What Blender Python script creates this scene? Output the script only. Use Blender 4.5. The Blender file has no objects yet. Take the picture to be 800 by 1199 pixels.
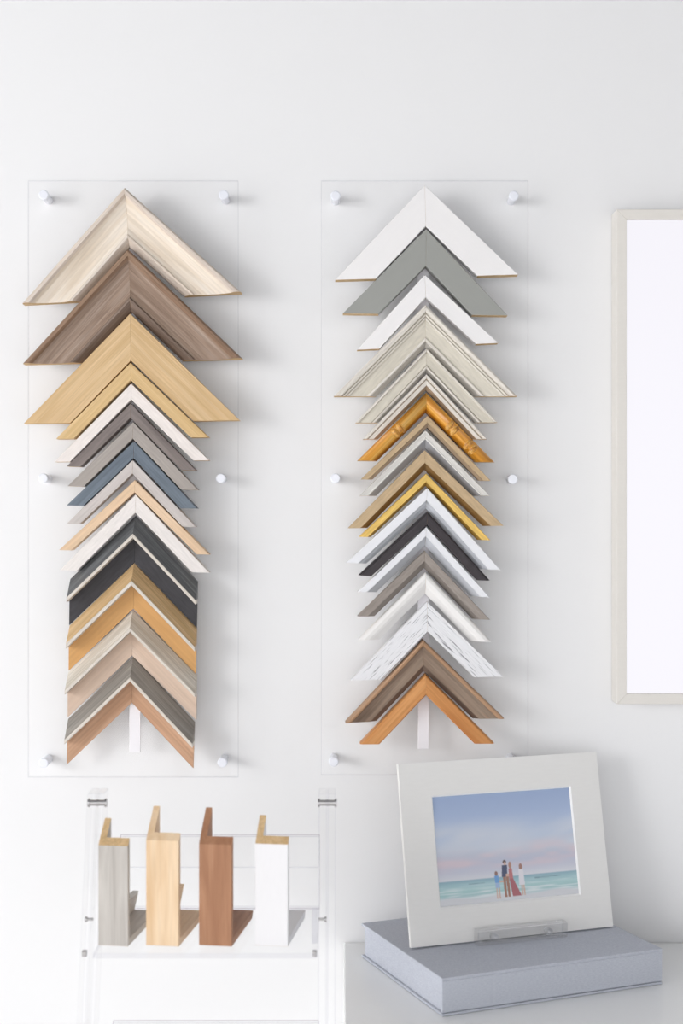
import bpy, bmesh, math, random
from mathutils import Vector, Matrix
random.seed(7)
S = bpy.context.scene
COL = S.collection

# ------------------------------------------------------------------ camera, light, exposure
CAM = Vector((0.0, -1.8, 1.35))
F = 50.0 / 36.0 * 1199.0                      # focal length in photo pixels (50 mm lens, 36 mm frame height)
cd = bpy.data.cameras.new('camera'); cam = bpy.data.objects.new('camera', cd); COL.objects.link(cam)
cam.location = CAM; cam.rotation_euler = (math.pi / 2, 0, 0)
cd.sensor_fit = 'VERTICAL'; cd.sensor_height = 36.0; cd.lens = 50.0
cd.clip_start = 0.02
cd.dof.use_dof = True; cd.dof.focus_distance = 1.76; cd.dof.aperture_fstop = 4.5
S.camera = cam

W = bpy.data.worlds.new('daylight'); S.world = W; W.use_nodes = True
W.node_tree.nodes['Background'].inputs[0].default_value = (0.98, 0.985, 1.0, 1)
W.node_tree.nodes['Background'].inputs[1].default_value = 1.80

def area(name, loc, target, sx, sy, power, col):
    l = bpy.data.lights.new(name, 'AREA'); l.shape = 'RECTANGLE'; l.size = sx; l.size_y = sy
    l.energy = power; l.color = col
    o = bpy.data.objects.new(name, l); COL.objects.link(o); o.location = loc
    o.rotation_euler = (Vector(target) - Vector(loc)).to_track_quat('-Z', 'Y').to_euler()
    return o
area('window_daylight', (-2.95, -2.65, 1.66), (0.0, 0.0, 1.3), 1.3, 1.2, 37, (1.0, 0.99, 0.985))

S.view_settings.view_transform = 'Standard'; S.view_settings.look = 'None'
S.view_settings.gamma = 1.0; S.view_settings.use_curve_mapping = False
S.view_settings.exposure = 0.14
S.cycles.transparent_max_bounces = 32
S.cycles.max_bounces = 10

# ------------------------------------------------------------------ helpers
def lin(c):
    return tuple((v / 12.92 if v <= 0.04045 else ((v + 0.055) / 1.055) ** 2.4) for v in (x / 255.0 for x in c))
def px(x, y, yw):
    """photo pixel -> point on the vertical plane world-y = yw"""
    d = yw - CAM.y
    return Vector(((x - 400) * d / F, yw, CAM.z - (y - 599.5) * d / F))

def newmat(name):
    m = bpy.data.materials.new(name); m.use_nodes = True
    nt = m.node_tree; return m, nt, nt.nodes['Principled BSDF'], nt.nodes['Material Output']
def N(nt, kind, **kw):
    n = nt.nodes.new(kind)
    for k, v in kw.items(): setattr(n, k, v)
    return n
def ramp(nt, stops):
    r = N(nt, 'ShaderNodeValToRGB'); e = r.color_ramp.elements
    while len(e) < len(stops): e.new(0.5)
    for i, (p, c) in enumerate(stops):
        e[i].position = p; e[i].color = (*lin(c), 1)
    return r
def coords(nt, scale):
    tc = N(nt, 'ShaderNodeTexCoord'); mp = N(nt, 'ShaderNodeMapping')
    oi = N(nt, 'ShaderNodeObjectInfo')
    ad = N(nt, 'ShaderNodeVectorMath', operation='ADD')
    sc = N(nt, 'ShaderNodeVectorMath', operation='SCALE'); sc.inputs['Scale'].default_value = 3.7
    cb = N(nt, 'ShaderNodeCombineXYZ')
    nt.links.new(oi.outputs['Random'], cb.inputs[0]); nt.links.new(oi.outputs['Random'], cb.inputs[2])
    nt.links.new(cb.outputs[0], sc.inputs[0])
    nt.links.new(tc.outputs['Object'], ad.inputs[0]); nt.links.new(sc.outputs[0], ad.inputs[1])
    nt.links.new(ad.outputs[0], mp.inputs['Vector']); mp.inputs['Scale'].default_value = scale
    return mp
def paint(name, c, rough=0.5, spec=0.3, metal=0.0, grain=0.0):
    m, nt, b, o = newmat(name)
    b.inputs['Roughness'].default_value = rough; b.inputs['Metallic'].default_value = metal
    b.inputs['Specular IOR Level'].default_value = spec
    mp = coords(nt, (60, 400, 400))
    nz = N(nt, 'ShaderNodeTexNoise'); nz.inputs['Scale'].default_value = 1.0; nz.inputs['Detail'].default_value = 3
    nt.links.new(mp.outputs[0], nz.inputs['Vector'])
    k = grain if grain else 0.004
    lo = tuple(max(0, v * (1 - k)) for v in c); hi = tuple(min(255, v * (1 + k)) for v in c)
    r = ramp(nt, [(0.3, lo), (0.7, hi)])
    nt.links.new(nz.outputs['Fac'], r.inputs[0]); nt.links.new(r.outputs[0], b.inputs['Base Color'])
    if grain:
        bp = N(nt, 'ShaderNodeBump'); bp.inputs['Strength'].default_value = 0.12; bp.inputs['Distance'].default_value = 0.001
        nt.links.new(nz.outputs['Fac'], bp.inputs['Height']); nt.links.new(bp.outputs[0], b.inputs['Normal'])
    return m
def wood(name, stops, scale=(7, 75, 75), rough=0.55, fine=0.35, bump=0.2, spec=0.25):
    """stops: colour ramp for the broad grain; fine: strength of thin dark streaks along local x"""
    m, nt, b, o = newmat(name)
    b.inputs['Roughness'].default_value = rough; b.inputs['Specular IOR Level'].default_value = spec
    mp = coords(nt, scale)
    n1 = N(nt, 'ShaderNodeTexNoise'); n1.inputs['Scale'].default_value = 1.0; n1.inputs['Detail'].default_value = 5; n1.inputs['Distortion'].default_value = 0.6
    nt.links.new(mp.outputs[0], n1.inputs['Vector'])
    r = ramp(nt, stops); nt.links.new(n1.outputs['Fac'], r.inputs[0])
    mp2 = coords(nt, tuple(v * (2.0 if i == 0 else 6.0) for i, v in enumerate(scale)))
    n2 = N(nt, 'ShaderNodeTexNoise'); n2.inputs['Scale'].default_value = 1.0; n2.inputs['Detail'].default_value = 3
    nt.links.new(mp2.outputs[0], n2.inputs['Vector'])
    mr = N(nt, 'ShaderNodeMapRange'); mr.inputs['From Min'].default_value = 0.35; mr.inputs['From Max'].default_value = 0.65
    mr.inputs['To Min'].default_value = 1 - fine; mr.inputs['To Max'].default_value = 1 + fine * 0.35
    nt.links.new(n2.outputs['Fac'], mr.inputs['Value'])
    mx = N(nt, 'ShaderNodeVectorMath', operation='SCALE')
    nt.links.new(r.outputs[0], mx.inputs[0]); nt.links.new(mr.outputs[0], mx.inputs['Scale'])
    nt.links.new(mx.outputs[0], b.inputs['Base Color'])
    bp = N(nt, 'ShaderNodeBump'); bp.inputs['Strength'].default_value = bump; bp.inputs['Distance'].default_value = 0.0015
    nt.links.new(n2.outputs['Fac'], bp.inputs['Height']); nt.links.new(bp.outputs[0], b.inputs['Normal'])
    return m
def acrylic(name, tint, refl=1.0, base=0.035):
    m, nt, b, o = newmat(name); nt.nodes.remove(b)
    tr = N(nt, 'ShaderNodeBsdfTransparent'); tr.inputs[0].default_value = (*tint, 1)
    gl = N(nt, 'ShaderNodeBsdfGlossy'); gl.inputs['Roughness'].default_value = 0.03
    lw = N(nt, 'ShaderNodeLayerWeight'); lw.inputs['Blend'].default_value = 0.5
    pw = N(nt, 'ShaderNodeMath', operation='POWER'); pw.inputs[1].default_value = 5
    mr = N(nt, 'ShaderNodeMapRange'); mr.inputs['To Min'].default_value = base; mr.inputs['To Max'].default_value = base + (1 - base) * refl
    nt.links.new(lw.outputs['Facing'], pw.inputs[0]); nt.links.new(pw.outputs[0], mr.inputs['Value'])
    ms = N(nt, 'ShaderNodeMixShader')
    nt.links.new(mr.outputs[0], ms.inputs[0]); nt.links.new(tr.outputs[0], ms.inputs[1]); nt.links.new(gl.outputs[0], ms.inputs[2])
    nt.links.new(ms.outputs[0], o.inputs['Surface'])
    return m

def link(name, me, parent=None, mats=(), smooth=False):
    o = bpy.data.objects.new(name, me); COL.objects.link(o)
    for m in mats: me.materials.append(m)
    if parent: o.parent = parent
    if smooth:
        for p in me.polygons: p.use_smooth = True
    return o
def thing(name, loc, label, cat, group=None, rz=0.0):
    o = bpy.data.objects.new(name, None); COL.objects.link(o); o.location = loc; o.rotation_euler = (0, 0, rz)
    o.empty_display_size = 0.02
    return tag(o, label, cat, group)
def tag(o, label, cat, group=None):
    o['label'] = label; o['category'] = cat
    if group: o['group'] = group
    return o
def prism(pts, fn, a=None, b=None):
    """closed polygon pts swept between fn(p,0) and fn(p,1); caps get material slot 1"""
    bm = bmesh.new()
    r0 = [bm.verts.new(fn(p, 0)) for p in pts]; r1 = [bm.verts.new(fn(p, 1)) for p in pts]
    n = len(pts)
    for i in range(n): bm.faces.new((r0[i], r0[(i + 1) % n], r1[(i + 1) % n], r1[i]))
    for r in (r0, r1): bm.faces.new(r).material_index = 1
    bmesh.ops.recalc_face_normals(bm, faces=bm.faces)
    return bm
def tomesh(bm, name):
    me = bpy.data.meshes.new(name); bm.to_mesh(me); bm.free(); return me
def box_bm(x0, x1, y0, y1, z0, z1, bev=0.0, seg=1, edge_slot=None):
    bm = bmesh.new()
    v = [bm.verts.new((x, y, z)) for x in (x0, x1) for y in (y0, y1) for z in (z0, z1)]
    for f in ((0, 1, 3, 2), (4, 6, 7, 5), (0, 4, 5, 1), (2, 3, 7, 6), (0, 2, 6, 4), (1, 5, 7, 3)):
        bm.faces.new([v[i] for i in f])
    bmesh.ops.recalc_face_normals(bm, faces=bm.faces)
    if edge_slot is not None:                      # narrow faces of a sheet show the coloured edge
        big = max(f.calc_area() for f in bm.faces)
        for f in bm.faces:
            if f.calc_area() < big * 0.5: f.material_index = edge_slot
    if bev: bmesh.ops.bevel(bm, geom=list(bm.edges), offset=bev, segments=seg, profile=0.5, affect='EDGES', clamp_overlap=True, material=(edge_slot if edge_slot is not None else -1))
    return bm
def box(name, x0, x1, y0, y1, z0, z1, mats, parent=None, bev=0.0, seg=1, edge_slot=None):
    if not isinstance(mats, (list, tuple)): mats = (mats,)
    return link(name, tomesh(box_bm(x0, x1, y0, y1, z0, z1, bev, seg, edge_slot), name), parent, mats)
def lathe(prof, axis='Y', seg=24):
    """prof: (radius, offset along axis) from one end to the other, capped"""
    bm = bmesh.new(); rings = []
    for r, h in prof:
        ring = []
        for i in range(seg):
            a = 2 * math.pi * i / seg; c, s = r * math.cos(a), r * math.sin(a)
            ring.append(bm.verts.new({'Y': (c, h, s), 'X': (h, c, s), 'Z': (c, s, h)}[axis]))
        rings.append(ring)
    for a, b in zip(rings, rings[1:]):
        for i in range(seg): bm.faces.new((a[i], a[(i + 1) % seg], b[(i + 1) % seg], b[i]))
    bm.faces.new(rings[0]); bm.faces.new(rings[-1])
    bmesh.ops.recalc_face_normals(bm, faces=bm.faces)
    return bm

# ------------------------------------------------------------------ materials
M = {}
def wall_material():
    m, nt, b, o = newmat('wall_paint')
    b.inputs['Base Color'].default_value = (*lin((238, 238, 239)), 1)
    b.inputs['Roughness'].default_value = 0.62; b.inputs['Specular IOR Level'].default_value = 0.25
    tc = N(nt, 'ShaderNodeTexCoord'); nz = N(nt, 'ShaderNodeTexNoise'); nz.inputs['Scale'].default_value = 240; nz.inputs['Detail'].default_value = 2
    nt.links.new(tc.outputs['Object'], nz.inputs['Vector'])
    bp = N(nt, 'ShaderNodeBump'); bp.inputs['Strength'].default_value = 0.03; bp.inputs['Distance'].default_value = 0.001
    nt.links.new(nz.outputs['Fac'], bp.inputs['Height']); nt.links.new(bp.outputs[0], b.inputs['Normal'])
    return m
M['wall'] = wall_material()
M['ceiling'] = paint('grey_ceiling', (150, 151, 152), 0.8, 0.1)
M['floor'] = wood('floor_boards', [(0.3, (222, 219, 215)), (0.7, (236, 234, 231))], (1.2, 14, 14), 0.4, 0.05, 0.05)
M['raw'] = wood('raw_wood_end', [(0.3, (205, 170, 124)), (0.7, (226, 196, 152))], (40, 120, 120), 0.7, 0.2)
M['clear'] = acrylic('clear_acrylic', (1.0, 1.0, 1.0), 0.6, 0.010)
M['clear_edge'] = acrylic('acrylic_edge', (0.955, 0.958, 0.97), 0.8, 0.08)
M['stand_clear'] = acrylic('stand_acrylic', (1.0, 1.0, 1.0), 0.3, 0.012)
M['stand_edge'] = acrylic('stand_acrylic_edge', (0.94, 0.94, 0.96), 0.6, 0.05)
M['plate_edge'] = acrylic('acrylic_plate_edge', (0.84, 0.81, 0.84), 0.5, 0.05)
M['block'] = acrylic('thick_acrylic_block', (0.998, 0.998, 0.999), 0.8, 0.15)
M['block_edge'] = acrylic('thick_acrylic_block_edge', (0.99, 0.99, 0.995), 0.8, 0.32)
M['cap'] = paint('satin_white_cap', (236, 238, 246), 0.25, 0.6)
M['chrome'] = paint('chrome', (192, 190, 190), 0.25, 0.5, 1.0)
M['strip'] = paint('white_hook_tape', (240, 238, 242), 0.8, 0.1)
M['white'] = paint('white_lacquer', (240, 238, 238), 0.45)
M['white_cool'] = paint('cool_white_lacquer', (232, 233, 237), 0.35)
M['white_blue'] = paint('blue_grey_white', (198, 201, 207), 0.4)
M['white_pink'] = paint('blush_white', (234, 226, 221), 0.5, grain=0.03)
M['white_warm'] = paint('warm_white', (237, 235, 233), 0.4)
M['offwhite'] = paint('off_white', (233, 227, 223), 0.5, grain=0.03)
M['grey'] = paint('mid_grey_paint', (156, 157, 153), 0.5)
M['black'] = paint('matt_black', (62, 57, 60), 0.55, grain=0.1)
M['black_in'] = paint('black_inner', (64, 63, 67), 0.6, grain=0.08)
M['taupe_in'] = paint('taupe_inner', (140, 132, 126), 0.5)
M['taupe'] = paint('taupe_paint', (152, 143, 136), 0.5, grain=0.06)
M['silver'] = paint('silver_leaf', (206, 203, 198), 0.4, 0.5, 0.15, grain=0.05)
M['silver_line'] = paint('bright_silver_line', (236, 234, 230), 0.3, 0.5)
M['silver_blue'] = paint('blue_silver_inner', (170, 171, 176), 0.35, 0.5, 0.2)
M['champ'] = paint('champagne_paint', (210, 204, 190), 0.45, 0.4, grain=0.04)
M['champ_light'] = paint('champagne_bead', (222, 216, 207), 0.4, 0.4, grain=0.05)
M['champ_dark'] = paint('champagne_groove', (186, 177, 162), 0.5, 0.4, grain=0.06)
M['champ_silver'] = paint('champagne_silver', (196, 192, 186), 0.3, 0.5, 0.3)
M['tan'] = paint('tan_bronze', (190, 165, 130), 0.45, 0.4, 0.1, grain=0.06)
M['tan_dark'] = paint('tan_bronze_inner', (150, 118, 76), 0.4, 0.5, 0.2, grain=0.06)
M['tan_brown'] = paint('brown_step', (168, 146, 122), 0.5, grain=0.06)
M['gold'] = paint('gold_leaf', (222, 184, 96), 0.4, 0.5, 0.2, grain=0.07)
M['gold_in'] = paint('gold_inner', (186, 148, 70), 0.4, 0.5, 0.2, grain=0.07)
M['bamboo'] = wood('gilt_bamboo', [(0.3, (180, 108, 24)), (0.5, (222, 154, 54)), (0.7, (246, 198, 108))], (6, 150, 150), 0.25, 0.2, 0.2, 0.6)  # pale streaks paint gloss highlights into the grain colour
M['bamboo_node'] = wood('gilt_bamboo_node', [(0.3, (160, 96, 28)), (0.5, (214, 150, 60)), (0.7, (248, 206, 126))], (420, 120, 120), 0.3, 0.3, 0.3, 0.5)
M['bleach'] = wood('bleached_oak', [(0.25, (222, 206, 186)), (0.45, (233, 220, 204)), (0.7, (241, 233, 223))], (9, 70, 70), 0.6, 0.09)
M['bleach_lip'] = wood('bleached_oak_lip', [(0.3, (212, 196, 182)), (0.7, (230, 218, 207))], (8, 110, 110), 0.55, 0.12)
M['bleach_in'] = wood('bleached_oak_inner', [(0.3, (214, 198, 182)), (0.7, (232, 222, 212))], (6, 80, 80), 0.6, 0.12)
M['drift'] = wood('driftwood_brown', [(0.25, (136, 113, 97)), (0.5, (159, 137, 121)), (0.75, (178, 159, 145))], (10, 130, 130), 0.6, 0.2, 0.3)
M['drift_lip'] = wood('driftwood_lip', [(0.3, (130, 102, 82)), (0.7, (166, 138, 116))], (6, 80, 80), 0.55, 0.22)
M['drift_in'] = wood('driftwood_inner', [(0.3, (112, 94, 82)), (0.7, (142, 124, 112))], (6, 80, 80), 0.6, 0.2)
M['oak'] = wood('light_oak', [(0.3, (208, 174, 128)), (0.5, (216, 184, 140)), (0.72, (224, 195, 154))], (8, 200, 200), 0.55, 0.13)
M['oak2'] = wood('golden_oak', [(0.3, (212, 178, 126)), (0.7, (226, 196, 148))], (9, 180, 180), 0.55, 0.12)
M['umber'] = wood('grey_brown_stain', [(0.3, (120, 110, 107)), (0.7, (146, 136, 132))], (12, 80, 80), 0.6, 0.15)
M['greige'] = wood('grey_beige_stain', [(0.3, (162, 154, 148)), (0.7, (178, 170, 164))], (9, 90, 90), 0.6, 0.1)
M['slate'] = wood('slate_blue_stain', [(0.3, (98, 108, 120)), (0.7, (122, 132, 142))], (9, 90, 90), 0.6, 0.15)
M['palegrey'] = wood('pale_grey_stain', [(0.3, (196, 188, 184)), (0.7, (212, 205, 201))], (9, 90, 90), 0.6, 0.08)
M['maple'] = wood('pale_maple', [(0.3, (224, 192, 158)), (0.7, (236, 208, 178))], (8, 80, 80), 0.55, 0.1)
M['char'] = wood('charcoal_ash', [(0.3, (90, 92, 94)), (0.55, (112, 114, 116)), (0.75, (142, 142, 142))], (9, 130, 130), 0.55, 0.25, 0.3)
M['honey'] = wood('honey_oak', [(0.3, (200, 164, 116)), (0.7, (222, 190, 146))], (8, 120, 120), 0.55, 0.22)
M['orange_in'] = wood('orange_stained', [(0.3, (206, 156, 98)), (0.7, (218, 170, 112))], (8, 60, 60), 0.45, 0.06)
M['wash'] = wood('whitewashed_pine', [(0.3, (196, 186, 170)), (0.55, (222, 214, 202)), (0.75, (232, 226, 216))], (8, 130, 130), 0.6, 0.2)
M['pink_in'] = wood('blush_maple', [(0.3, (208, 182, 162)), (0.7, (224, 202, 184))], (6, 60, 60), 0.5, 0.08)
M['ashgrey'] = wood('weathered_grey', [(0.3, (132, 126, 120)), (0.7, (164, 158, 150))], (8, 130, 130), 0.6, 0.2)
M['tan_in'] = wood('tan_beech', [(0.3, (184, 142, 112)), (0.7, (206, 168, 140))], (6, 70, 70), 0.5, 0.12)
M['ridge_white'] = paint('pale_raw_lip', (214, 206, 196), 0.55, grain=0.05)
M['cherry'] = wood('orange_cherry', [(0.3, (190, 124, 68)), (0.55, (208, 146, 88)), (0.75, (220, 162, 106))], (8, 130, 130), 0.45, 0.12)
M['barn'] = wood('barnwood_brown', [(0.25, (112, 92, 78)), (0.45, (140, 120, 104)), (0.6, (152, 134, 118)), (0.75, (172, 122, 92))], (7, 50, 50), 0.6, 0.25, 0.3)
M['barn_lip'] = wood('barnwood_lip', [(0.3, (158, 122, 92)), (0.7, (190, 154, 124))], (6, 80, 80), 0.55, 0.15)
def distressed():
    m, nt, b, o = newmat('distressed_white')
    b.inputs['Roughness'].default_value = 0.6
    mp = coords(nt, (42, 1000, 1000)); nz = N(nt, 'ShaderNodeTexNoise'); nz.inputs['Scale'].default_value = 1; nz.inputs['Detail'].default_value = 4
    nt.links.new(mp.outputs[0], nz.inputs['Vector'])
    r = ramp(nt, [(0.0, (96, 96, 100)), (0.345, (128, 128, 132)), (0.395, (230, 230, 233)), (0.8, (241, 241, 244))])
    nt.links.new(nz.outputs['Fac'], r.inputs[0]); nt.links.new(r.outputs[0], b.inputs['Base Color'])
    bp = N(nt, 'ShaderNodeBump'); bp.inputs['Strength'].default_value = 0.4; bp.inputs['Distance'].default_value = 0.002
    nt.links.new(nz.outputs['Fac'], bp.inputs['Height']); nt.links.new(bp.outputs[0], b.inputs['Normal'])
    return m
M['distress'] = distressed()

# ------------------------------------------------------------------ the room
wb = box('wall_back', -2.6, 2.2, 0.0, 0.12, 0.0, 2.22, M['wall']); wb['kind'] = 'structure'
fl = box('floor', -2.6, 2.2, -5.0, 0.12, -0.06, 0.0, M['floor']); fl['kind'] = 'structure'
ce = box('ceiling', -2.6, 2.2, -5.0, 0.12, 2.22, 2.28, M['ceiling']); ce['kind'] = 'structure'  # unseen; added low and grey to darken the top of the back wall
wr = box('wall_right', 2.1, 2.2, -5.0, 0.0, 0.0, 2.22, M['wall']); wr['kind'] = 'structure'  # unseen; put in to block daylight and darken the right side

# ------------------------------------------------------------------ acrylic wall panels with standoffs and tape
YB = -0.022; YF = -0.028; YT = -0.030       # back and front of the sheet, front of the tape
def wall_panel(x0, x1, y0, y1, stand, label):
    a = px(x0, y1, YF); b = px(x1, y0, YF)
    t = thing('acrylic_display_panel', ((a.x + b.x) / 2, YF, a.z), label, 'display panel')
    cx, cz = t.location.x, t.location.z
    sh = box('sheet', a.x - cx, b.x - cx, 0, YB - YF, 0, b.z - a.z, (M['clear'], M['clear_edge']), t, 0.0006, 1, 1)
    for (sx, sy) in stand:
        p = px(sx, sy, YF - 0.005)
        barrel = link('standoff', tomesh(lathe([(0.0048, 0.0), (0.0052, 0.0005), (0.0052, -YB - 0.0005), (0.0048, -YB)]), 'standoff'), t, (M['cap'],), False)
        barrel.location = (p.x - cx, YB - YF, p.z - cz)
        cp = link('cap', tomesh(lathe([(0.0050, -0.0052), (0.0058, -0.0046), (0.0062, -0.0038), (0.0062, 0.0)]), 'cap'), barrel, (M['cap'],))
        cp.location = (0, YF - YB, 0)
    return t
wall_panel(32.5, 279, 211, 910.5, [(51, 228), (262, 228), (50.5, 560), (258.5, 560), (51, 893.5), (260.5, 893)],
           'clear acrylic wall panel carrying the mostly natural wood corner samples')
wall_panel(376, 619, 211, 908, [(393, 229), (602, 229), (393, 560), (601, 561), (391, 892), (601, 892)],
           'clear acrylic wall panel carrying the mostly painted and gilt corner samples')
for (sx0, sx1, sy0, sy1, lab) in ((151.5, 164.5, 240, 881, 'white hook tape strip down the middle of the panel of wood samples'),
                                  (489.5, 502.5, 235, 877, 'white hook tape strip down the middle of the panel with gilt samples')):
    a = px(sx0, sy1, YT); b = px(sx1, sy0, YT)
    tag(box('tape_strip', a.x, b.x, YT, YF, a.z, b.z, M['strip'], None, 0.0005), lab, 'tape strip')

# ------------------------------------------------------------------ chevron corner samples
# strips: (part name, material, [(distance from the outer apex in photo px, height in mm), ...]) from the outer to the inner edge
LS = [
 dict(l='widest bleached oak corner sample with scooped face, topmost on its panel', a=(145.7, 218.7), t=(25, 355.2, 282.6, 341.7), s=[
    ('lip', 'bleach_lip', [(0, 15), (1.5, 22), (4, 25), (9, 25), (12, 21)]),
    ('face', 'bleach', [(12, 20), (16, 17), (30, 13), (48, 13), (57, 16)]),
    ('inner_bead', 'bleach_in', [(57, 17), (59, 20), (62, 20), (71.5, 9)])]),
 dict(l='wide driftwood brown corner sample with scooped face', a=(149.5, 291), t=(25.7, 425.7, 283.7, 419.4), s=[
    ('lip', 'drift_lip', [(0, 15), (1.5, 22), (4, 25), (9, 25), (12.5, 21)]),
    ('face', 'drift', [(12.5, 20), (16, 17), (30, 13), (48, 13), (58, 16)]),
    ('inner_bead', 'drift_in', [(58, 17), (60, 19), (63, 19), (75, 8)])]),
 dict(l='wide flat light oak corner sample with straight grain', a=(152.5, 367), t=(27.6, 496, 280.8, 492), s=[
    ('face', 'oak', [(0, 19), (0.8, 20), (56.4, 20), (57, 19)])]),
 dict(l='narrow golden oak corner sample nested under the wide oak one', a=(153, 424.5), t=(65.5, 513.8, 244.4, 511.9), s=[
    ('face', 'oak2', [(0, 21), (0.8, 22), (20, 22), (20.8, 21)])]),
 dict(l='blush white corner sample between golden oak and grey brown ones', a=(153.6, 449), t=(63.6, 540.8, 245, 539), s=[
    ('face', 'white_pink', [(0, 19), (0.8, 20), (20.6, 20), (21.4, 19)])]),
 dict(l='dark grey brown stained corner sample below the blush white one', a=(153, 472.5), t=(78, 546, 230, 551), s=[
    ('face', 'umber', [(0, 19), (0.8, 20), (20, 20), (21, 19)])]),
 dict(l='grey beige corner sample just above the slate blue one', a=(156, 494), t=(79, 569, 232, 573.8), s=[
    ('face', 'greige', [(0, 19), (0.8, 20), (20.6, 20), (21.4, 19)])]),
 dict(l='slate blue grey stained corner sample', a=(157, 516.4), t=(77.9, 591.8, 231, 595.5), s=[
    ('face', 'slate', [(0, 19), (0.8, 20), (20, 20), (20.6, 19)])]),
 dict(l='pale pinkish grey corner sample just below the slate blue one', a=(155.5, 538.5), t=(78, 613, 229.4, 617), s=[
    ('face', 'palegrey', [(0, 19), (0.8, 20), (20.6, 20), (21.4, 19)])]),
 dict(l='pale peach maple corner sample', a=(158, 562), t=(69, 644, 245.5, 649.5), s=[
    ('face', 'maple', [(0, 17), (0.8, 18), (14.6, 18), (15.6, 17)])]),
 dict(l='off white corner sample between peach maple and charcoal ones', a=(159, 579), t=(70, 667.6, 245.5, 670.6), s=[
    ('face', 'offwhite', [(0, 17), (0.8, 18), (20.6, 18), (21.4, 17)])]),
 dict(l='charcoal ridged corner sample with pale lip and black inner band', a=(159, 604), t=(82.4, 678, 231.6, 681), v=1, s=[
    ('outer_slope', 'char', [(0, 4), (20.5, 25)]),
    ('lip', 'ridge_white', [(20.5, 25), (21, 26), (25, 26), (25.6, 25)]),
    ('inner_face', 'black_in', [(25.6, 7), (54, 5)])]),
 dict(l='honey oak ridged corner sample with orange stained inner band', a=(157.4, 659.4), t=(81.6, 732.5, 230.5, 736), v=1, s=[
    ('outer_slope', 'honey', [(0, 4), (20, 25)]),
    ('lip', 'ridge_white', [(20, 25), (20.5, 26), (25, 26), (25.6, 25)]),
    ('inner_face', 'orange_in', [(25.6, 7), (54.5, 5)])]),
 dict(l='whitewashed ridged corner sample with blush inner band', a=(155.5, 715), t=(80, 787.5, 230.5, 790.5), v=1, s=[
    ('outer_slope', 'wash', [(0, 4), (18.5, 25)]),
    ('lip', 'ridge_white', [(18.5, 25), (19, 26), (23, 26), (23.6, 25)]),
    ('inner_face', 'pink_in', [(23.6, 7), (53, 5)])]),
 dict(l='weathered grey ridged corner sample with tan inner band, bottom of its panel', a=(156, 769), t=(80, 841.5, 228, 846), v=1, s=[
    ('outer_slope', 'ashgrey', [(0, 4), (21.5, 25)]),
    ('lip', 'ridge_white', [(21.5, 25), (22, 26), (26, 26), (26.6, 25)]),
    ('inner_face', 'tan_in', [(26.6, 7), (53.5, 5)])]),
]
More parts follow.
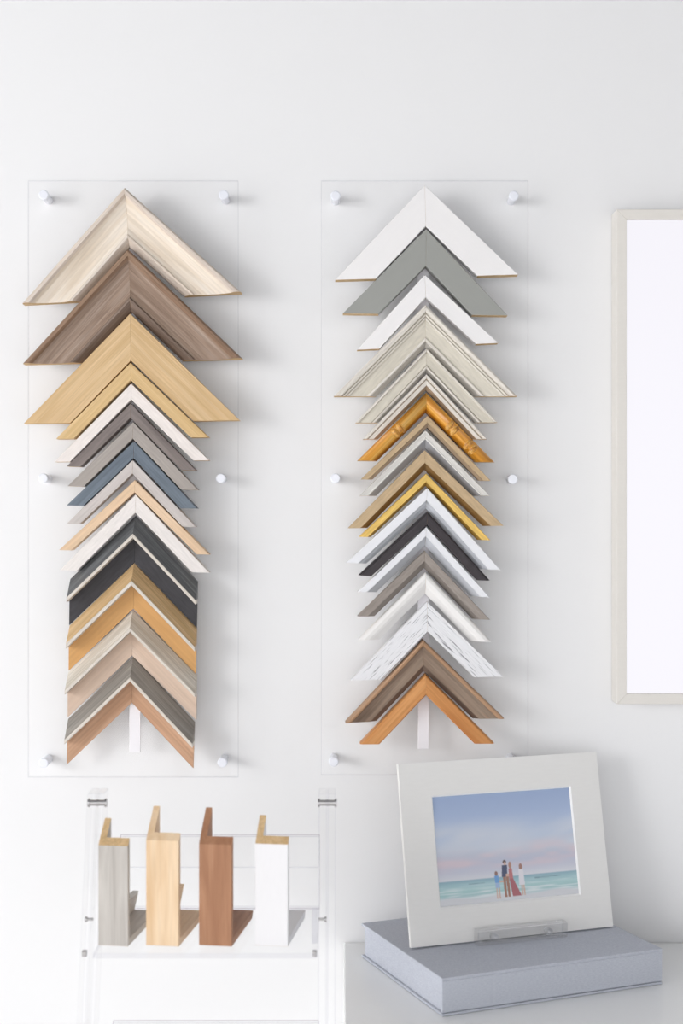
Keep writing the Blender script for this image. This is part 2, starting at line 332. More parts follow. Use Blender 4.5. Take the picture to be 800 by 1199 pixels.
RS = [
 dict(l='wide flat white corner sample, topmost on its panel', a=(497.6, 216.7), t=(392.5, 327.6, 607, 321.4), s=[
    ('face', 'white', [(0, 17), (0.8, 18), (50, 18), (51, 17)])]),
 dict(l='flat mid grey corner sample under the wide white one', a=(499.4, 268), t=(401.5, 367, 594.7, 369.3), s=[
    ('face', 'grey', [(0, 17), (0.8, 18), (42.6, 18), (43.4, 17)])]),
 dict(l='flat white corner sample between the mid grey and champagne ones', a=(497.6, 321.4), t=(418.2, 409.5, 583.9, 401.5), s=[
    ('face', 'white', [(0, 17), (0.8, 18), (26, 18), (26.8, 17)])]),
 dict(l='wide champagne corner sample with stepped beads on both edges', a=(498.7, 356.3), t=(391, 463.6, 606.4, 463.6), s=[
    ('lip', 'champ_light', [(0, 17), (1, 21), (4, 23), (8.5, 22), (9.5, 20)]),
    ('groove', 'champ_dark', [(9.5, 18.3), (10.6, 18.3)]),
    ('bead', 'champ_light', [(10.6, 19), (12, 20), (13.6, 19)]),
    ('groove', 'champ_dark', [(13.6, 16.8), (14.8, 16.8)]),
    ('bead', 'champ_light', [(14.8, 17.5), (16, 18), (17.6, 17)]),
    ('face', 'champ', [(17.6, 15), (38, 13)]),
    ('inner_bead', 'champ_light', [(38, 14.5), (39.5, 16), (42, 16), (43.4, 14)]),
    ('liner', 'champ_silver', [(43.4, 12.5), (49.8, 7)])]),
 dict(l='medium champagne corner sample with one bead and groove', a=(499.8, 408), t=(416.4, 494.8, 583, 494.4), s=[
    ('lip', 'champ_light', [(0, 15), (1, 17), (3.4, 17), (4.4, 15)]),
    ('face', 'champ', [(4.4, 14), (20, 15)]),
    ('groove', 'champ_dark', [(20, 13.6), (21.4, 13.6)]),
    ('inner_bead', 'champ_light', [(21.4, 15), (23, 16), (25, 15)]),
    ('liner', 'champ_silver', [(25, 13), (29.2, 8)])]),
 dict(l='narrow champagne and tan corner sample just above the bamboo one', a=(499.8, 438), t=(425, 514, 570.5, 514), s=[
    ('lip', 'champ_light', [(0, 14), (1, 16), (5, 16), (6, 15)]),
    ('groove', 'tan_brown', [(6, 13.2), (7.4, 13.2)]),
    ('face', 'champ_light', [(7.4, 14), (9, 15), (15, 14)]),
    ('inner_bead', 'tan_brown', [(15, 12), (21, 8)])]),
 dict(l='shiny gilt bamboo corner sample with ringed nodes', a=(499, 459.6), t=(418.2, 539.7, 579.2, 541.5), bamboo=1, s=[
    ('cane', 'bamboo', [(0, 9)] + [(12.6 - 12.6 * math.cos(math.radians(k)), 9 + 13 * math.sin(math.radians(k))) for k in range(12, 180, 12)] + [(25.2, 9)])]),
 dict(l='tan and brown stepped corner sample just below the bamboo one', a=(501, 486.5), t=(422.6, 561, 574.8, 562.7), s=[
    ('face', 'tan', [(0, 17), (0.8, 18), (9.6, 18), (10.4, 17)]),
    ('step', 'tan_brown', [(10.4, 13), (15.6, 12)])]),
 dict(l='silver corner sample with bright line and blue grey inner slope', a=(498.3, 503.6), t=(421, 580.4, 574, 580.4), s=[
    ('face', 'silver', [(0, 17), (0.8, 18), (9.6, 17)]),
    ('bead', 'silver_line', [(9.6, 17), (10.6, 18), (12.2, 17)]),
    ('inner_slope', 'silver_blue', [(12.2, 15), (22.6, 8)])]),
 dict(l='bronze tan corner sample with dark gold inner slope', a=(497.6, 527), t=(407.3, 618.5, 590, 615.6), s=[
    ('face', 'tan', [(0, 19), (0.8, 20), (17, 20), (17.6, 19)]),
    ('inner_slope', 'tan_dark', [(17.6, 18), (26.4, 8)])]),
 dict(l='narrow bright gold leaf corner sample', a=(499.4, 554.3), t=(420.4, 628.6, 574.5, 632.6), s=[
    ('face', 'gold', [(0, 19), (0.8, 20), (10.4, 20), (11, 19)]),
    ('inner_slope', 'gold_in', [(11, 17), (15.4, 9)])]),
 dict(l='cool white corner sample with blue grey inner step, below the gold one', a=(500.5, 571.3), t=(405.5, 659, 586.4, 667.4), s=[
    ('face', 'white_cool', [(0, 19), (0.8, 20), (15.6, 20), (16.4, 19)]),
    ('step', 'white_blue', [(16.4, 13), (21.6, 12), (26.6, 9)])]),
 dict(l='matt black corner sample with stepped outer edge', a=(500.5, 599), t=(419.7, 673.6, 573.7, 679.7), s=[
    ('ledge', 'black', [(0, 14), (2.4, 14)]),
    ('face', 'black', [(2.4, 20), (3.2, 21), (14.6, 21), (15.4, 20)])]),
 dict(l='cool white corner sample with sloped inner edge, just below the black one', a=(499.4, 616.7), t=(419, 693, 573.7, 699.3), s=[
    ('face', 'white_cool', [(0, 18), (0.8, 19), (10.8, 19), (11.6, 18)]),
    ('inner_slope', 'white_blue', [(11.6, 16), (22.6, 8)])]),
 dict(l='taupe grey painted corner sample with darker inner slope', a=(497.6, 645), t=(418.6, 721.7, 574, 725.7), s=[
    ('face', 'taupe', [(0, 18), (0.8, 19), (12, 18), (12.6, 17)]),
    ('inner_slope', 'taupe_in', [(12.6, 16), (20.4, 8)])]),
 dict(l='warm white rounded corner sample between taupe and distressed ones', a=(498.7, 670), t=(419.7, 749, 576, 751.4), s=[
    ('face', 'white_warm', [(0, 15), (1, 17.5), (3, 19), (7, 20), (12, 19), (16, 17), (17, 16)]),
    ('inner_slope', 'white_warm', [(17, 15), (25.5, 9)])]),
 dict(l='distressed white corner sample with dark scratches', a=(500.5, 704.7), t=(411, 796.7, 589.7, 792), s=[
    ('face', 'distress', [(0, 18), (0.8, 19), (34.4, 19), (35.2, 18)])]),
 dict(l='barnwood brown corner sample with tan outer lip', a=(495.8, 749.6), t=(404.4, 846.8, 591, 841.7), s=[
    ('lip', 'barn_lip', [(0, 15), (1, 21), (3, 22), (6, 21), (7.4, 19)]),
    ('face', 'barn', [(7.4, 18), (30, 15)]),
    ('inner_slope', 'drift_in', [(30, 13), (37.6, 8)])]),
 dict(l='narrow orange cherry corner sample, bottom of its panel', a=(498.7, 790), t=(421.5, 871.4, 579.2, 870.7), s=[
    ('face', 'cherry', [(0, 17), (1.2, 20), (3, 21), (22, 21), (24, 19)])]),
]
def yline(c, side, x):
    ax, ay = c['a']; tx, ty = (c['t'][0], c['t'][1]) if side < 0 else (c['t'][2], c['t'][3])
    return ay + (ty - ay) * (x - ax) / (tx - ax)
def fit_widths(lst):
    """keep each sample's inner edge just clear of the sample nested below it"""
    for c, n in zip(lst, lst[1:]):
        tot = c['s'][-1][2][-1][0]; room = 1e9
        for side in (-1, 1):
            tx = c['t'][0] if side < 0 else c['t'][2]
            inner = c['a'][0] + (tx - c['a'][0]) * (0.98 if c.get('v') else 1 - tot / abs(c['t'][1 if side < 0 else 3] - c['a'][1]))
            for x in ((c['a'][0] + n['a'][0]) / 2 + side * 1.0, inner):
                gap = yline(n, side, x) - yline(c, side, x)
                al = math.atan2(c['t'][1] - c['a'][1], c['a'][0] - c['t'][0]); ar = math.atan2(c['t'][3] - c['a'][1], c['t'][2] - c['a'][0])
                room = min(room, gap * math.cos(al if side < 0 else ar) / math.sin((math.pi - al - ar) / 2))
        k = min(1.0, (room - (0.5 if c.get('v') else 1.2)) / tot)
        c['k'] = k
def chevron(c, group):
    strips = c['s']; k = c.get('k', 1.0)
    zr = strips[0][2][0][1] if c.get('v') or c.get('bamboo') else strips[0][2][1][1]
    yr = YT - zr * 0.001
    A = px(*c['a'], yr); L = px(c['t'][0], c['t'][1], yr); R = px(c['t'][2], c['t'][3], yr)
    s = (yr - CAM.y) / F
    A2, L2, R2 = (Vector((p.x, p.z)) for p in (A, L, R))
    root = thing('frame_corner_sample', (A2.x, YT, A2.y), c['l'], 'frame sample', group)
    ul, ur = (L2 - A2).normalized(), (R2 - A2).normalized(); b = (ul + ur).normalized()
    for side, T, O in ((-1, L2, R2), (1, R2, L2)):
        u = (T - A2).normalized(); n = b - u * b.dot(u); n.normalize()
        ln = (T - A2).length
        cut = b if c.get('v') else (O - T).normalized()
        cot0 = b.dot(u) / b.dot(n); cot1 = cut.dot(u) / cut.dot(n); sinh = b.dot(n)
        yax = n if side < 0 else -n
        mat = Matrix(((u.x, yax.x, 0, 0), (0, 0, -1, 0), (u.y, yax.y, 0, 0), (0, 0, 0, 1)))
        sg = 1 if side < 0 else -1
        main = max(range(len(strips)), key=lambda i: strips[i][2][-1][0] - strips[i][2][0][0])
        leg = None
        def fn(p, e):
            w, z = p
            x = (w * cot0 + 0.00012) if e == 0 else ln + w * cot1
            return (x, sg * w, z)
        for i in [main] + [j for j in range(len(strips)) if j != main]:
            nm, mt, pts = strips[i]
            P = [(v * k * s * sinh, z * 0.001) for v, z in pts]
            poly = P + [(P[-1][0], 0.0), (P[0][0], 0.0)]
            me = tomesh(prism(poly, fn), nm)
            o = link('leg' if i == main else nm, me, root if i == main else leg, (M[mt], M['raw'] if not c.get('v') else M[mt]))
            if i == main:
                leg = o; o.matrix_basis = mat
                if len(strips) == 1: pass
            if c.get('bamboo'):
                for f in me.polygons: f.use_smooth = f.material_index == 0 and len(f.vertices) == 4
        if c.get('bamboo'):
            wt = 25.2 * s * sinh * k
            for frac in ((0.36,) if side < 0 else (0.32, 0.61)):
                bm = bmesh.new()
                xs = [(-0.0085, -0.0004), (-0.006, 0.0006), (-0.0045, 0.0018), (-0.0035, 0.0018), (-0.0022, 0.0002), (0.0, -0.0003), (0.0022, 0.0002), (0.0035, 0.0018), (0.0045, 0.0018), (0.006, 0.0006), (0.0085, -0.0004)]
                rows = []
                for dx, dr in xs:
                    row = []
                    for q in range(13):
                        a = math.radians(4 + q * 172 / 12)
                        w = wt / 2 - (wt / 2 - 0.0003) * math.cos(a); z = 0.009 + (0.013 + dr + 0.0002) * math.sin(a)
                        row.append(bm.verts.new((ln * (0.08 + 0.92 * frac) + wt / 2 + dx - abs(w - wt / 2) * 0.0, sg * w, z)))
                    rows.append(row)
                for r0, r1 in zip(rows, rows[1:]):
                    for q in range(12): bm.faces.new((r0[q], r0[q + 1], r1[q + 1], r1[q]))
                bmesh.ops.recalc_face_normals(bm, faces=bm.faces)
                link('node', tomesh(bm, 'node'), leg, (M['bamboo_node'],), True)
    return root
fit_widths(LS); fit_widths(RS)
for c in LS: chevron(c, 'corner samples on the panel of wood finishes')
for c in RS: chevron(c, 'corner samples on the panel of painted and gilt finishes')

# ------------------------------------------------------------------ framed screen on the wall
def framed_screen():
    yf = -0.034
    tl = px(722.3, 245, yf); bl = px(722.3, 824.5, yf)
    h = tl.z - bl.z; w = 1.06; fw = 11.8 * (yf - CAM.y) / F
    t = thing('framed_screen', (tl.x + w / 2, 0.0, bl.z), 'large lit blank white screen in a cream frame on the wall', 'screen')
    fm = paint('cream_frame', (228, 224, 218), 0.5)
    x0, x1 = -w / 2, w / 2
    def bar(p0, p1, q1, q0):
        bm = bmesh.new()
        ring = [p0, p1, q1, q0]
        f = [bm.verts.new((a, yf, b)) for a, b in ring]; g = [bm.verts.new((a, -0.0005, b)) for a, b in ring]
        bm.faces.new(f); bm.faces.new(g)
        for i in range(4): bm.faces.new((f[i], f[(i + 1) % 4], g[(i + 1) % 4], g[i]))
        bmesh.ops.recalc_face_normals(bm, faces=bm.faces)
        bmesh.ops.bevel(bm, geom=list(bm.edges), offset=0.0005, segments=1, affect='EDGES')
        link('frame_bar', tomesh(bm, 'frame_bar'), t, (fm,))
    a, b, c, d = (x0, 0), (x1, 0), (x1, h), (x0, h)
    ai, bi, ci, di = (x0 + fw, fw), (x1 - fw, fw), (x1 - fw, h - fw), (x0 + fw, h - fw)
    bar(a, ai, di, d); bar(b, bi, ci, c); bar(a, b, bi, ai); bar(d, c, ci, di)
    m, nt, bs, o = newmat('lit_screen')
    bs.inputs['Base Color'].default_value = (0.02, 0.02, 0.02, 1); bs.inputs['Roughness'].default_value = 0.3
    bs.inputs['Emission Color'].default_value = (*lin((250, 248, 255)), 1); bs.inputs['Emission Strength'].default_value = 0.84
    box('screen', x0 + fw * 0.8, x1 - fw * 0.8, yf + 0.006, -0.004, fw * 0.8, h - fw * 0.8, m, t)
framed_screen()

# ------------------------------------------------------------------ white console table
TZ = 1.35 - 503.5 * 1.8 / F
def console():
    x0 = (402.5 - 400) * 1.8 / F; x1 = 1.45
    t = thing('console_table', ((x0 + x1) / 2, -0.3, 0.0), 'glossy white console table below the lit screen', 'table')
    m, nt, b, o = newmat('gloss_white_lacquer')
    b.inputs['Base Color'].default_value = (*lin((248, 249, 249)), 1); b.inputs['Roughness'].default_value = 0.16
    b.inputs['Specular IOR Level'].default_value = 0.5
    cx = (x0 + x1) / 2; hw = (x1 - x0) / 2
    box('tabletop', -hw, hw, -0.27, 0.298, TZ - 0.03, TZ, m, t, 0.002, 2)
    box('body', -hw + 0.02, hw - 0.02, -0.24, 0.295, 0.12, TZ - 0.03, m, t, 0.001)
    n = 3; dw = (2 * hw - 0.04) / n
    for i in range(n):
        d = box('door', -hw + 0.022 + i * dw, -hw + 0.018 + (i + 1) * dw, -0.258, -0.24, 0.125, TZ - 0.036, m, t, 0.001)
        k = link('handle', tomesh(lathe([(0.006, 0), (0.006, -0.014), (0.011, -0.016), (0.011, -0.022), (0.008, -0.024)]), 'handle'), d, (M['chrome'],))
        k.location = (-hw + (i + 0.9) * dw, -0.258, 0.5)
    for sx in (-1, 1):
        for sy in (-0.2, 0.25): box('leg', sx * (hw - 0.08) - 0.02, sx * (hw - 0.08) + 0.02, sy - 0.02, sy + 0.02, 0, 0.12, m, t, 0.001)
console()

# ------------------------------------------------------------------ linen box
BX, BY, BA, BW, BL, BH = 0.1085, -0.2678, 0.3856, 0.2818, 0.2240, 0.0416
def linen():
    m, nt, b, o = newmat('blue_grey_linen')
    b.inputs['Roughness'].default_value = 0.85; b.inputs['Specular IOR Level'].default_value = 0.15
    tc = N(nt, 'ShaderNodeTexCoord')
    outs = []
    for sc in ((260, 1500, 1100), (1500, 260, 1100)):
        mp = N(nt, 'ShaderNodeMapping'); mp.inputs['Scale'].default_value = sc
        nz = N(nt, 'ShaderNodeTexNoise'); nz.inputs['Scale'].default_value = 1; nz.inputs['Detail'].default_value = 2
        nt.links.new(tc.outputs['Object'], mp.inputs[0]); nt.links.new(mp.outputs[0], nz.inputs['Vector']); outs.append(nz.outputs['Fac'])
    ad = N(nt, 'ShaderNodeMath', operation='ADD'); nt.links.new(outs[0], ad.inputs[0]); nt.links.new(outs[1], ad.inputs[1])
    hf = N(nt, 'ShaderNodeMath', operation='MULTIPLY'); hf.inputs[1].default_value = 0.5; nt.links.new(ad.outputs[0], hf.inputs[0])
    r = ramp(nt, [(0.35, (184, 188, 200)), (0.5, (195, 199, 209)), (0.65, (205, 209, 217))])
    nt.links.new(hf.outputs[0], r.inputs[0]); nt.links.new(r.outputs[0], b.inputs['Base Color'])
    bp = N(nt, 'ShaderNodeBump'); bp.inputs['Strength'].default_value = 0.25; bp.inputs['Distance'].default_value = 0.0008
    nt.links.new(hf.outputs[0], bp.inputs['Height']); nt.links.new(bp.outputs[0], b.inputs['Normal'])
    return m
M['linen'] = linen()
t = thing('album_box', (BX, BY, TZ), 'blue grey linen clamshell album box on the white console', 'box', rz=BA)
bt = 0.0032
box('bottom_board', 0, BW, 0, BL, 0.0004, bt, M['linen'], t, 0.0008, 2)
box('top_board', 0, BW, 0, BL, BH - bt, BH, M['linen'], t, 0.0008, 2)
box('spine', 0, BW, 0.0, bt, bt + 0.0008, BH - bt, M['linen'], t, 0.0006)
box('tray', 0.003, BW - 0.003, bt, BL - 0.004, bt, BH - bt, M['linen'], t, 0.0005)

# ------------------------------------------------------------------ matted photograph leaning in a small acrylic easel
MX, MY, MA, ML, MW, MH = 0.0801, -0.1665, 0.3304, 0.2022, 0.2627, 0.2085
MZ = TZ + BH + 0.0019
mroot = thing('matted_photograph', (MX, MY, MZ), 'white matted beach family photograph leaning on the linen box', 'photograph')
mroot.rotation_euler = (-ML, 0, MA)
mroot.rotation_mode = 'XYZ'
# local axes: x along the mat, z up the mat, -y out of its face
def print_colors(nu, nv):
    """rows from top (0) to bottom (1) of the 7 x 5 inch beach print"""
    def mixc(a, b, t): return tuple(p + (q - p) * t for p, q in zip(a, b))
    def ss(a, b, x):
        t = max(0, min(1, (x - a) / (b - a))); return t * t * (3 - 2 * t)
    sky = [(0.0, (138, 160, 202)), (0.2, (154, 175, 213)), (0.4, (184, 199, 224)), (0.5, (195, 206, 224)), (0.56, (190, 194, 212)),
           (0.63, (186, 190, 211)), (0.70, (196, 200, 218)), (0.755, (214, 216, 226))]
    sea = [(0.77, (128, 166, 184)), (0.80, (146, 188, 198)), (0.85, (166, 206, 208)), (0.89, (150, 196, 198)), (0.93, (196, 212, 218)), (1.0, (205, 210, 218))]
    def grad(st, y):
        for (a, ca), (b, cb) in zip(st, st[1:]):
            if y <= b: return mixc(ca, cb, max(0, (y - a) / (b - a)))
        return st[-1][1]
    rnd = random.Random(3)
    gx = [[rnd.random() for _ in range(40)] for _ in range(80)]
    def vn(x, y):
        x0, y0 = int(math.floor(x)), int(math.floor(y)); fx, fy = x - x0, y - y0
        fx = fx * fx * (3 - 2 * fx); fy = fy * fy * (3 - 2 * fy)
        g = lambda i, j: gx[j % 80][i % 40]
        return (g(x0, y0) * (1 - fx) + g(x0 + 1, y0) * fx) * (1 - fy) + (g(x0, y0 + 1) * (1 - fx) + g(x0 + 1, y0 + 1) * fx) * fy
    def ell(x, y, cx, cy, rx, ry): return ((x - cx) / rx) ** 2 + ((y - cy) / ry) ** 2 < 1
    def quad(x, y, y0, y1, l0, r0, l1, r1):
        if not y0 <= y <= y1: return False
        k = (y - y0) / (y1 - y0); return l0 + (l1 - l0) * k <= x <= r0 + (r1 - r0) * k
    skin = (206, 166, 148)
    figs = [
        # boy in light blue
        lambda x, y: (128, 92, 84) if ell(x, y, .414, .735, .011, .020) else None,
        lambda x, y: (96, 150, 212) if quad(x, y, .752, .815, .400, .428, .403, .432) else None,
        lambda x, y: (150, 178, 218) if quad(x, y, .815, .862, .404, .432, .404, .434) else None,
        lambda x, y: skin if quad(x, y, .862, .955, .407, .416, .408, .415) or quad(x, y, .862, .955, .424, .432, .426, .434) or quad(x, y, .80, .815, .43, .46, .43, .462) else None,
        # man in navy and tan
        lambda x, y: (84, 62, 62) if ell(x, y, .478, .640, .012, .018) else None,
        lambda x, y: skin if ell(x, y, .480, .655, .009, .014) else None,
        lambda x, y: (58, 66, 96) if quad(x, y, .668, .770, .458, .495, .452, .490) else None,
        lambda x, y: skin if quad(x, y, .745, .775, .480, .515, .480, .500) else None,
        lambda x, y: (150, 100, 80) if quad(x, y, .770, .948, .460, .478, .464, .480) or quad(x, y, .770, .948, .480, .500, .488, .503) else None,
        # woman in a long dusty red dress
        lambda x, y: (172, 122, 104) if ell(x, y, .514, .672, .010, .032) else None,
        lambda x, y: (182, 102, 106) if quad(x, y, .70, .79, .502, .526, .503, .530) else None,
        lambda x, y: (160, 84, 92) if quad(x, y, .79, .945, .503, .530, .518, .580) else None,
        # girl in white
        lambda x, y: (150, 104, 92) if ell(x, y, .588, .695, .012, .030) else None,
        lambda x, y: (226, 224, 232) if quad(x, y, .715, .855, .572, .604, .568, .610) else None,
        lambda x, y: skin if quad(x, y, .855, .945, .582, .592, .584, .592) or quad(x, y, .855, .945, .596, .606, .600, .608) else None,
    ]
    def col(x, y):
        hz = 0.768
        if y < hz:
            c = grad(sky, y)
            band = ss(.46, .58, y + .05 * x) * (1 - ss(.62, .74, y)); n = vn(x * 5 + 1, y * 16) * .6 + vn(x * 11, y * 30) * .4
            c = mixc(c, (214, 196, 208), max(0, min(.9, band * (n - .25) * 2.0)))
            w = ss(.2, .4, y) * (1 - ss(.5, .6, y)); c = mixc(c, (206, 212, 226), w * max(0, vn(x * 4 + 7, y * 14 + 5 * x) - .25) * 1.2)
        else:
            c = grad(sea, y); k = 0.77 + (y - .77)
            n = vn(x * 9 + 5, (y - .7) * 90); c = mixc(c, (226, 234, 238), min(.9, max(0, n - .35) * 1.5) * ss(.78, .88, y))
            if (abs(y - (.800 - .02 * (x - .8))) < .006 and .68 < x < .87) or (abs(y - .806) < .005 and .22 < x < .33): c = mixc(c, (96, 128, 144), .7 * vn(x * 30, y * 60) + .2)
            if y > .915: c = mixc(c, (212, 214, 220), ss(.915, .94, y + .012 * math.sin(x * 17)))
        for f in figs:
            r = f(x, y)
            if r: c = r
        return c
    out = []
    for j in range(nv + 1):
        for i in range(nu + 1):
            acc = [0, 0, 0]
            for dx, dy in ((-.25, -.25), (.25, -.25), (-.25, .25), (.25, .25)):
                c = col((i + dx) / nu, (j + dy) / nv)
                for q in range(3): acc[q] += c[q] / 4
            out.append((*lin([0.80 * q + 0.20 * 250 for q in acc]), 1.0))
    return out
def matted():
    u0, u1, v0, v1 = 0.041, 0.2215, 0.042, 0.1675
    th = 0.0022; bv = 0.0018
    mm = paint('white_mat_board', (236, 235, 233), 0.8, 0.1)
    bvm = paint('mat_bevel_core', (248, 248, 248), 0.7, 0.1)
    bm = bmesh.new()
    def ring(r, y): return [bm.verts.new((a, y, b)) for a, b in ((r[0], r[2]), (r[1], r[2]), (r[1], r[3]), (r[0], r[3]))]
    O = (0, MW, 0, MH); I = (u0 - bv, u1 + bv, v0 - bv, v1 + bv)
    of, ob, i_f, i_b = ring(O, 0), ring(O, th), ring(I, 0), ring(I, th)
    for a, b in ((of, i_f), (of, ob), (ob, i_b), (i_f, i_b)):
        for i in range(4): bm.faces.new((a[i], a[(i + 1) % 4], b[(i + 1) % 4], b[i]))
    bmesh.ops.recalc_face_normals(bm, faces=bm.faces)
    mat = link('mat_board', tomesh(bm, 'mat_board'), mroot, (mm,))
    bm = bmesh.new()
    f, b = ring(I, 0), ring((u0, u1, v0, v1), th)
    for i in range(4): bm.faces.new((f[i], f[(i + 1) % 4], b[(i + 1) % 4], b[i]))
    for fc in bm.faces: fc.normal_update()
    for fc in bm.faces:
        if fc.normal.y > 0: fc.normal_flip()
    bv_o = link('bevel', tomesh(bm, 'bevel'), mat, (bvm,))
    box('backing_board', 0, MW, th + 0.0006, th + 0.003, 0, MH, mm, mroot)
    nu, nv = 260, 182
    cols = print_colors(nu, nv)
    e = 0.003
    vs = [(u0 - e + (u1 - u0 + 2 * e) * i / nu, th + 0.0003, v1 + e - (v1 - v0 + 2 * e) * j / nv) for j in range(nv + 1) for i in range(nu + 1)]
    fs = [(j * (nu + 1) + i, (j + 1) * (nu + 1) + i, (j + 1) * (nu + 1) + i + 1, j * (nu + 1) + i + 1) for j in range(nv) for i in range(nu)]
    me = bpy.data.meshes.new('print'); me.from_pydata(vs, [], fs)
    ca = me.color_attributes.new('ink', 'FLOAT_COLOR', 'POINT')
    ca.data.foreach_set('color', [v for c in cols for v in c])
    m, nt, bs, o = newmat('photo_print'); at = N(nt, 'ShaderNodeVertexColor'); at.layer_name = 'ink'
    nt.links.new(at.outputs[0], bs.inputs['Base Color']); bs.inputs['Roughness'].default_value = 0.5; bs.inputs['Specular IOR Level'].default_value = 0.2
    p = link('print', me, mroot, (m,)); p['label'] = 'beach photograph of four people by the sea'
matted()
def easel():
    cu = 0.135; d = Vector((math.cos(MA), math.sin(MA), 0))
    base = Vector((MX, MY, 0)) + d * cu
    t = thing('display_easel', (base.x, base.y, MZ), 'small clear acrylic easel holding the matted photograph', 'easel', rz=MA)
    t.location.z = TZ + BH + 0.0002
    hw = 0.058
    ac = (M['block'], M['block_edge'])
    box('base_plate', -hw + 0.012, hw - 0.012, -0.003, 0.07, 0.0, 0.0005, ac, t)
    lip = box('front_lip', -hw, hw, -0.0155, -0.0030, 0.0, 0.0180, ac, t, 0.0014, 2, 1)
    for sx in (-0.036, 0.034):
        h = link('bolt_hole', tomesh(lathe([(0.0042, -0.006), (0.0042, 0.0), (0.0028, 0.0005), (0.0028, 0.005)], seg=20), 'bolt_hole'), lip, (M['block_edge'],))
        h.location = (sx, -0.0095, 0.008)
    bm = bmesh.new()
    q = math.tan(ML); y0 = 0.0062
    pts = [(y0, 0.0), (y0 + 0.004, 0.0), (y0 + 0.004 + q * 0.12, 0.12), (y0 + q * 0.12, 0.12)]
    b = prism(pts, lambda p, e: ((-0.035, 0.035)[e], p[0], p[1]))
    link('back_rest', tomesh(b, 'back_rest'), t, ac)
easel()

# ------------------------------------------------------------------ leaning acrylic ladder stand with four float frame corners
SY = -0.35                       # front of the standing samples (d = 1.45)
SZ = 1.35 - 507.5 * 1.45 / F     # top of the shelf
def ladder():
    xl0 = (110 - 400) * 1.43 / F; xr0 = (371.5 - 400) * 1.43 / F
    cx = (xl0 + xr0) / 2; hw = (xr0 - xl0) / 2
    t = thing('ladder_stand', (cx, SY, 0.0), 'clear acrylic leaning ladder stand with shelves and chrome bolts', 'display stand')
    ac = (M['stand_clear'], M['stand_edge'])
    bw = 0.0082; lean = math.tan(math.radians(15))
    ztop = SZ + 0.146; dep = 0.030
    def yat(z): return 0.02 - (SZ - z) * lean          # centre line of an upright (local y)
    for side in (-1, 1):
        for layer in (0, 1):
            x0 = side * (hw + 0.0006 + layer * (bw + 0.0012)); x1 = x0 + side * bw
            pts = [(yat(0) - dep / 2, 0.0), (yat(0) + dep / 2, 0.0), (yat(ztop) + dep / 2, ztop), (yat(ztop) - dep / 2, ztop)]
            bm = prism(pts, lambda p, e: ((x0, x1)[e], p[0], p[1]))
            for f in bm.faces: f.material_index = 0
            bmesh.ops.bevel(bm, geom=list(bm.edges), offset=0.0006, segments=1, affect='EDGES', material=1)
            up = link('upright', tomesh(bm, 'upright'), t, ac)
            if layer == 1:
                bolts = [(ztop - 0.012, 0.0040, 0.0, 0.0)]
                for bz, br, o0, o1 in bolts:
                    xa = side * (hw - 0.0006); xb = side * (hw + 2 * bw + 0.003 + o1)
                    a, b = min(xa, xb), max(xa, xb); m = (a + b) / 2
                    pr = [(br * 1.15, a), (br * 1.15, a + 0.0022), (br * 0.8, a + 0.0024), (br * 0.8, m - 0.0008), (br * 0.95, m - 0.0006), (br * 0.95, m + 0.0006),
                          (br * 0.8, m + 0.0008), (br * 0.8, b - 0.0024), (br * 1.15, b - 0.0022), (br * 1.15, b)]
                    bo = link('bolt', tomesh(lathe(pr, 'X', 16), 'bolt'), up, (M['chrome'],))
                    bo.location = (0, yat(bz), bz)
    for k, zz in enumerate((SZ, SZ - 0.191, SZ - 0.382, SZ - 0.573)):
        yo = -(SZ - zz) * lean
        sh = box('shelf', -hw, hw, -0.026 + yo, 0.147 + yo, zz - 0.0052, zz, ac, t, 0.0006, 1, 1)
        if k == 0:
            for side in (-1, 1):
                bo = link('bolt', tomesh(lathe([(0.0014, 0.0), (0.0014, side * 0.006), (0.0028, side * 0.0062), (0.0028, side * 0.0085)], 'X', 14), 'bolt'), sh, (M['chrome'],))
                bo.location = (side * (hw + 0.0006) if side > 0 else -hw - 0.0075, 0.02, zz + 0.021)
                box('nut', *((hw - 0.0055, hw - 0.0008) if side > 0 else (-hw - 0.0165, -hw - 0.0115)), 0.002, 0.008, zz - 0.0125, zz - 0.0065, M['chrome'], sh, 0.0006)
            box('shelf_bracket', hw - 0.006, hw - 0.0003, 0.005, 0.035, zz + 0.0002, zz + 0.029, ac, sh, 0.0006, 1, 1)
    # back stop plate behind the samples
    yb = 0.150
    dB = SY + yb - CAM.y
    z1 = 1.35 - (977.5 - 599.5) * dB / F; z0 = 1.35 - (1015 - 599.5) * dB / F
    for k in range(4):
        dz = -0.191 * k; yo = dz * lean
        box('back_plate', -hw, hw, yb + yo, yb + yo + 0.004, SZ + dz - 0.005, z1 + dz, (M['stand_clear'], M['plate_edge']), t, 0.0005, 1, 1)
        box('back_rail', -hw, hw, yb + yo - 0.0045, yb + yo - 0.0003, z0 + dz, z1 + dz - 0.001, ac, t, 0.0005, 1, 1)
    return t
ladder()
M['f_grey'] = wood('silver_grey_stain', [(0.3, (178, 172, 166)), (0.7, (202, 197, 191))], (9, 110, 110), 0.45, 0.07)
M['f_maple'] = wood('natural_maple', [(0.3, (222, 188, 148)), (0.55, (234, 206, 172)), (0.75, (238, 214, 184))], (10, 80, 80), 0.5, 0.06)
M['f_mahog'] = wood('red_brown_mahogany', [(0.3, (160, 114, 86)), (0.55, (176, 130, 100)), (0.75, (188, 144, 114))], (10, 80, 80), 0.5, 0.08)
M['f_white'] = paint('satin_white_float', (235, 234, 236), 0.4)
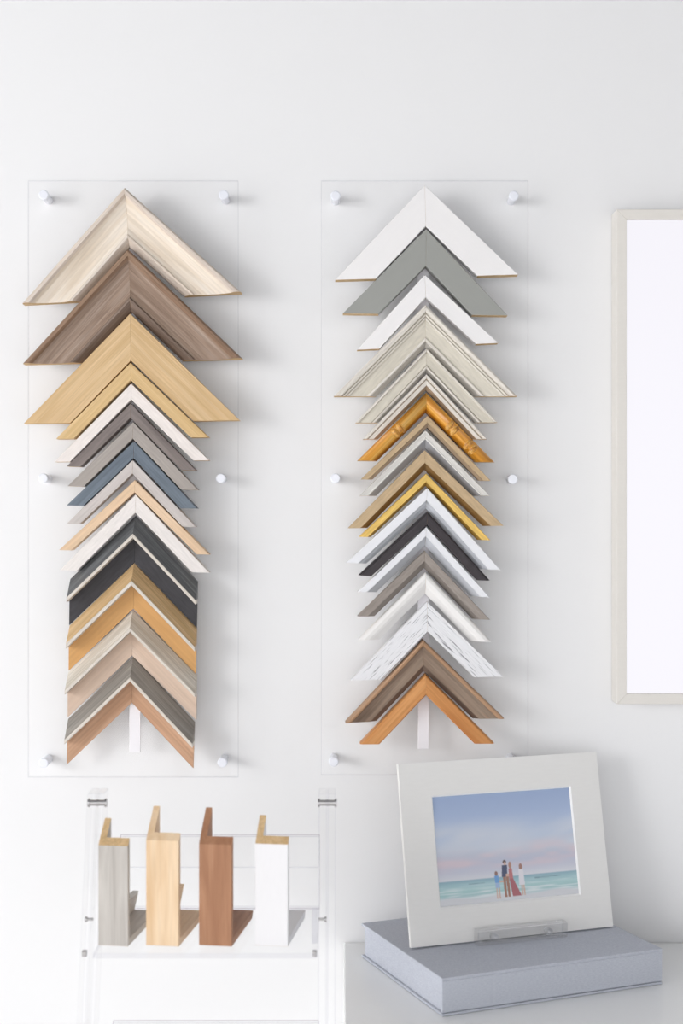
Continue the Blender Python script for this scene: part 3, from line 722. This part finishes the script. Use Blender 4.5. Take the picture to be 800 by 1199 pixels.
def float_corner(x0p, x1p, hpx, w, yaw, mat, endm, label, blen=0.101):
    """L shaped float moulding mitred into a corner: one leg stands, one runs back along the shelf"""
    d = SY - CAM.y
    x0 = (x0p - 400) * d / F; x1 = (x1p - 400) * d / F
    wd = x1 - x0; H = hpx * d / F; th = 0.0068
    t = thing('float_frame_corner', (x0, SY, SZ + 0.0003), label, 'frame sample', 'float frame corners on the acrylic stand', rz=-math.radians(yaw))
    # section (p across the depth from the show face, q in from the outer side): an L
    sec = [(0, 0), (wd, 0), (wd, th), (th, th), (th, w), (0, w)]
    g = 0.00015
    # each leg is modelled along its own x axis
    # standing leg: local x up, y -> world y (q), z -> world x (p)
    b = prism(sec, lambda p, e: ((p[1] + g) if e == 0 else H + p[1], p[1], p[0]))
    bmesh.ops.bevel(b, geom=[e for e in b.edges if e.calc_length() > 0.05], offset=0.0005, segments=1, affect='EDGES')
    up = link('upright_leg', tomesh(b, 'upright_leg'), t, (mat, endm))
    up.matrix_basis = Matrix(((0, 0, 1, 0), (0, 1, 0, 0), (1, 0, 0, 0), (0, 0, 0, 1)))
    b = prism(sec, lambda p, e: ((p[1] + g) if e == 0 else blen + p[1], -p[1], p[0]))
    bs = link('base_leg', tomesh(b, 'base_leg'), t, (mat, endm))
    bs.matrix_basis = Matrix(((0, 0, 1, 0), (1, 0, 0, 0), (0, -1, 0, 0), (0, 0, 0, 1)))
    for o in (up, bs):
        bmx = bmesh.new(); bmx.from_mesh(o.data); bmesh.ops.recalc_face_normals(bmx, faces=bmx.faces); bmx.to_mesh(o.data); bmx.free()
    return t
float_corner(115, 151, 117, 0.023, 8.0, M['f_grey'], M['raw'], 'silver grey float frame corner standing on the acrylic stand')
float_corner(171, 210.5, 123, 0.029, 8.0, M['f_maple'], M['f_maple'], 'natural pale maple float frame corner standing on the acrylic stand')
float_corner(233, 272.5, 118.5, 0.031, 8.0, M['f_mahog'], M['f_mahog'], 'red brown mahogany float frame corner standing on the acrylic stand')
float_corner(299, 338, 119, 0.024, 8.0, M['f_white'], M['raw'], 'white float frame corner with raw wood cut ends on the stand')
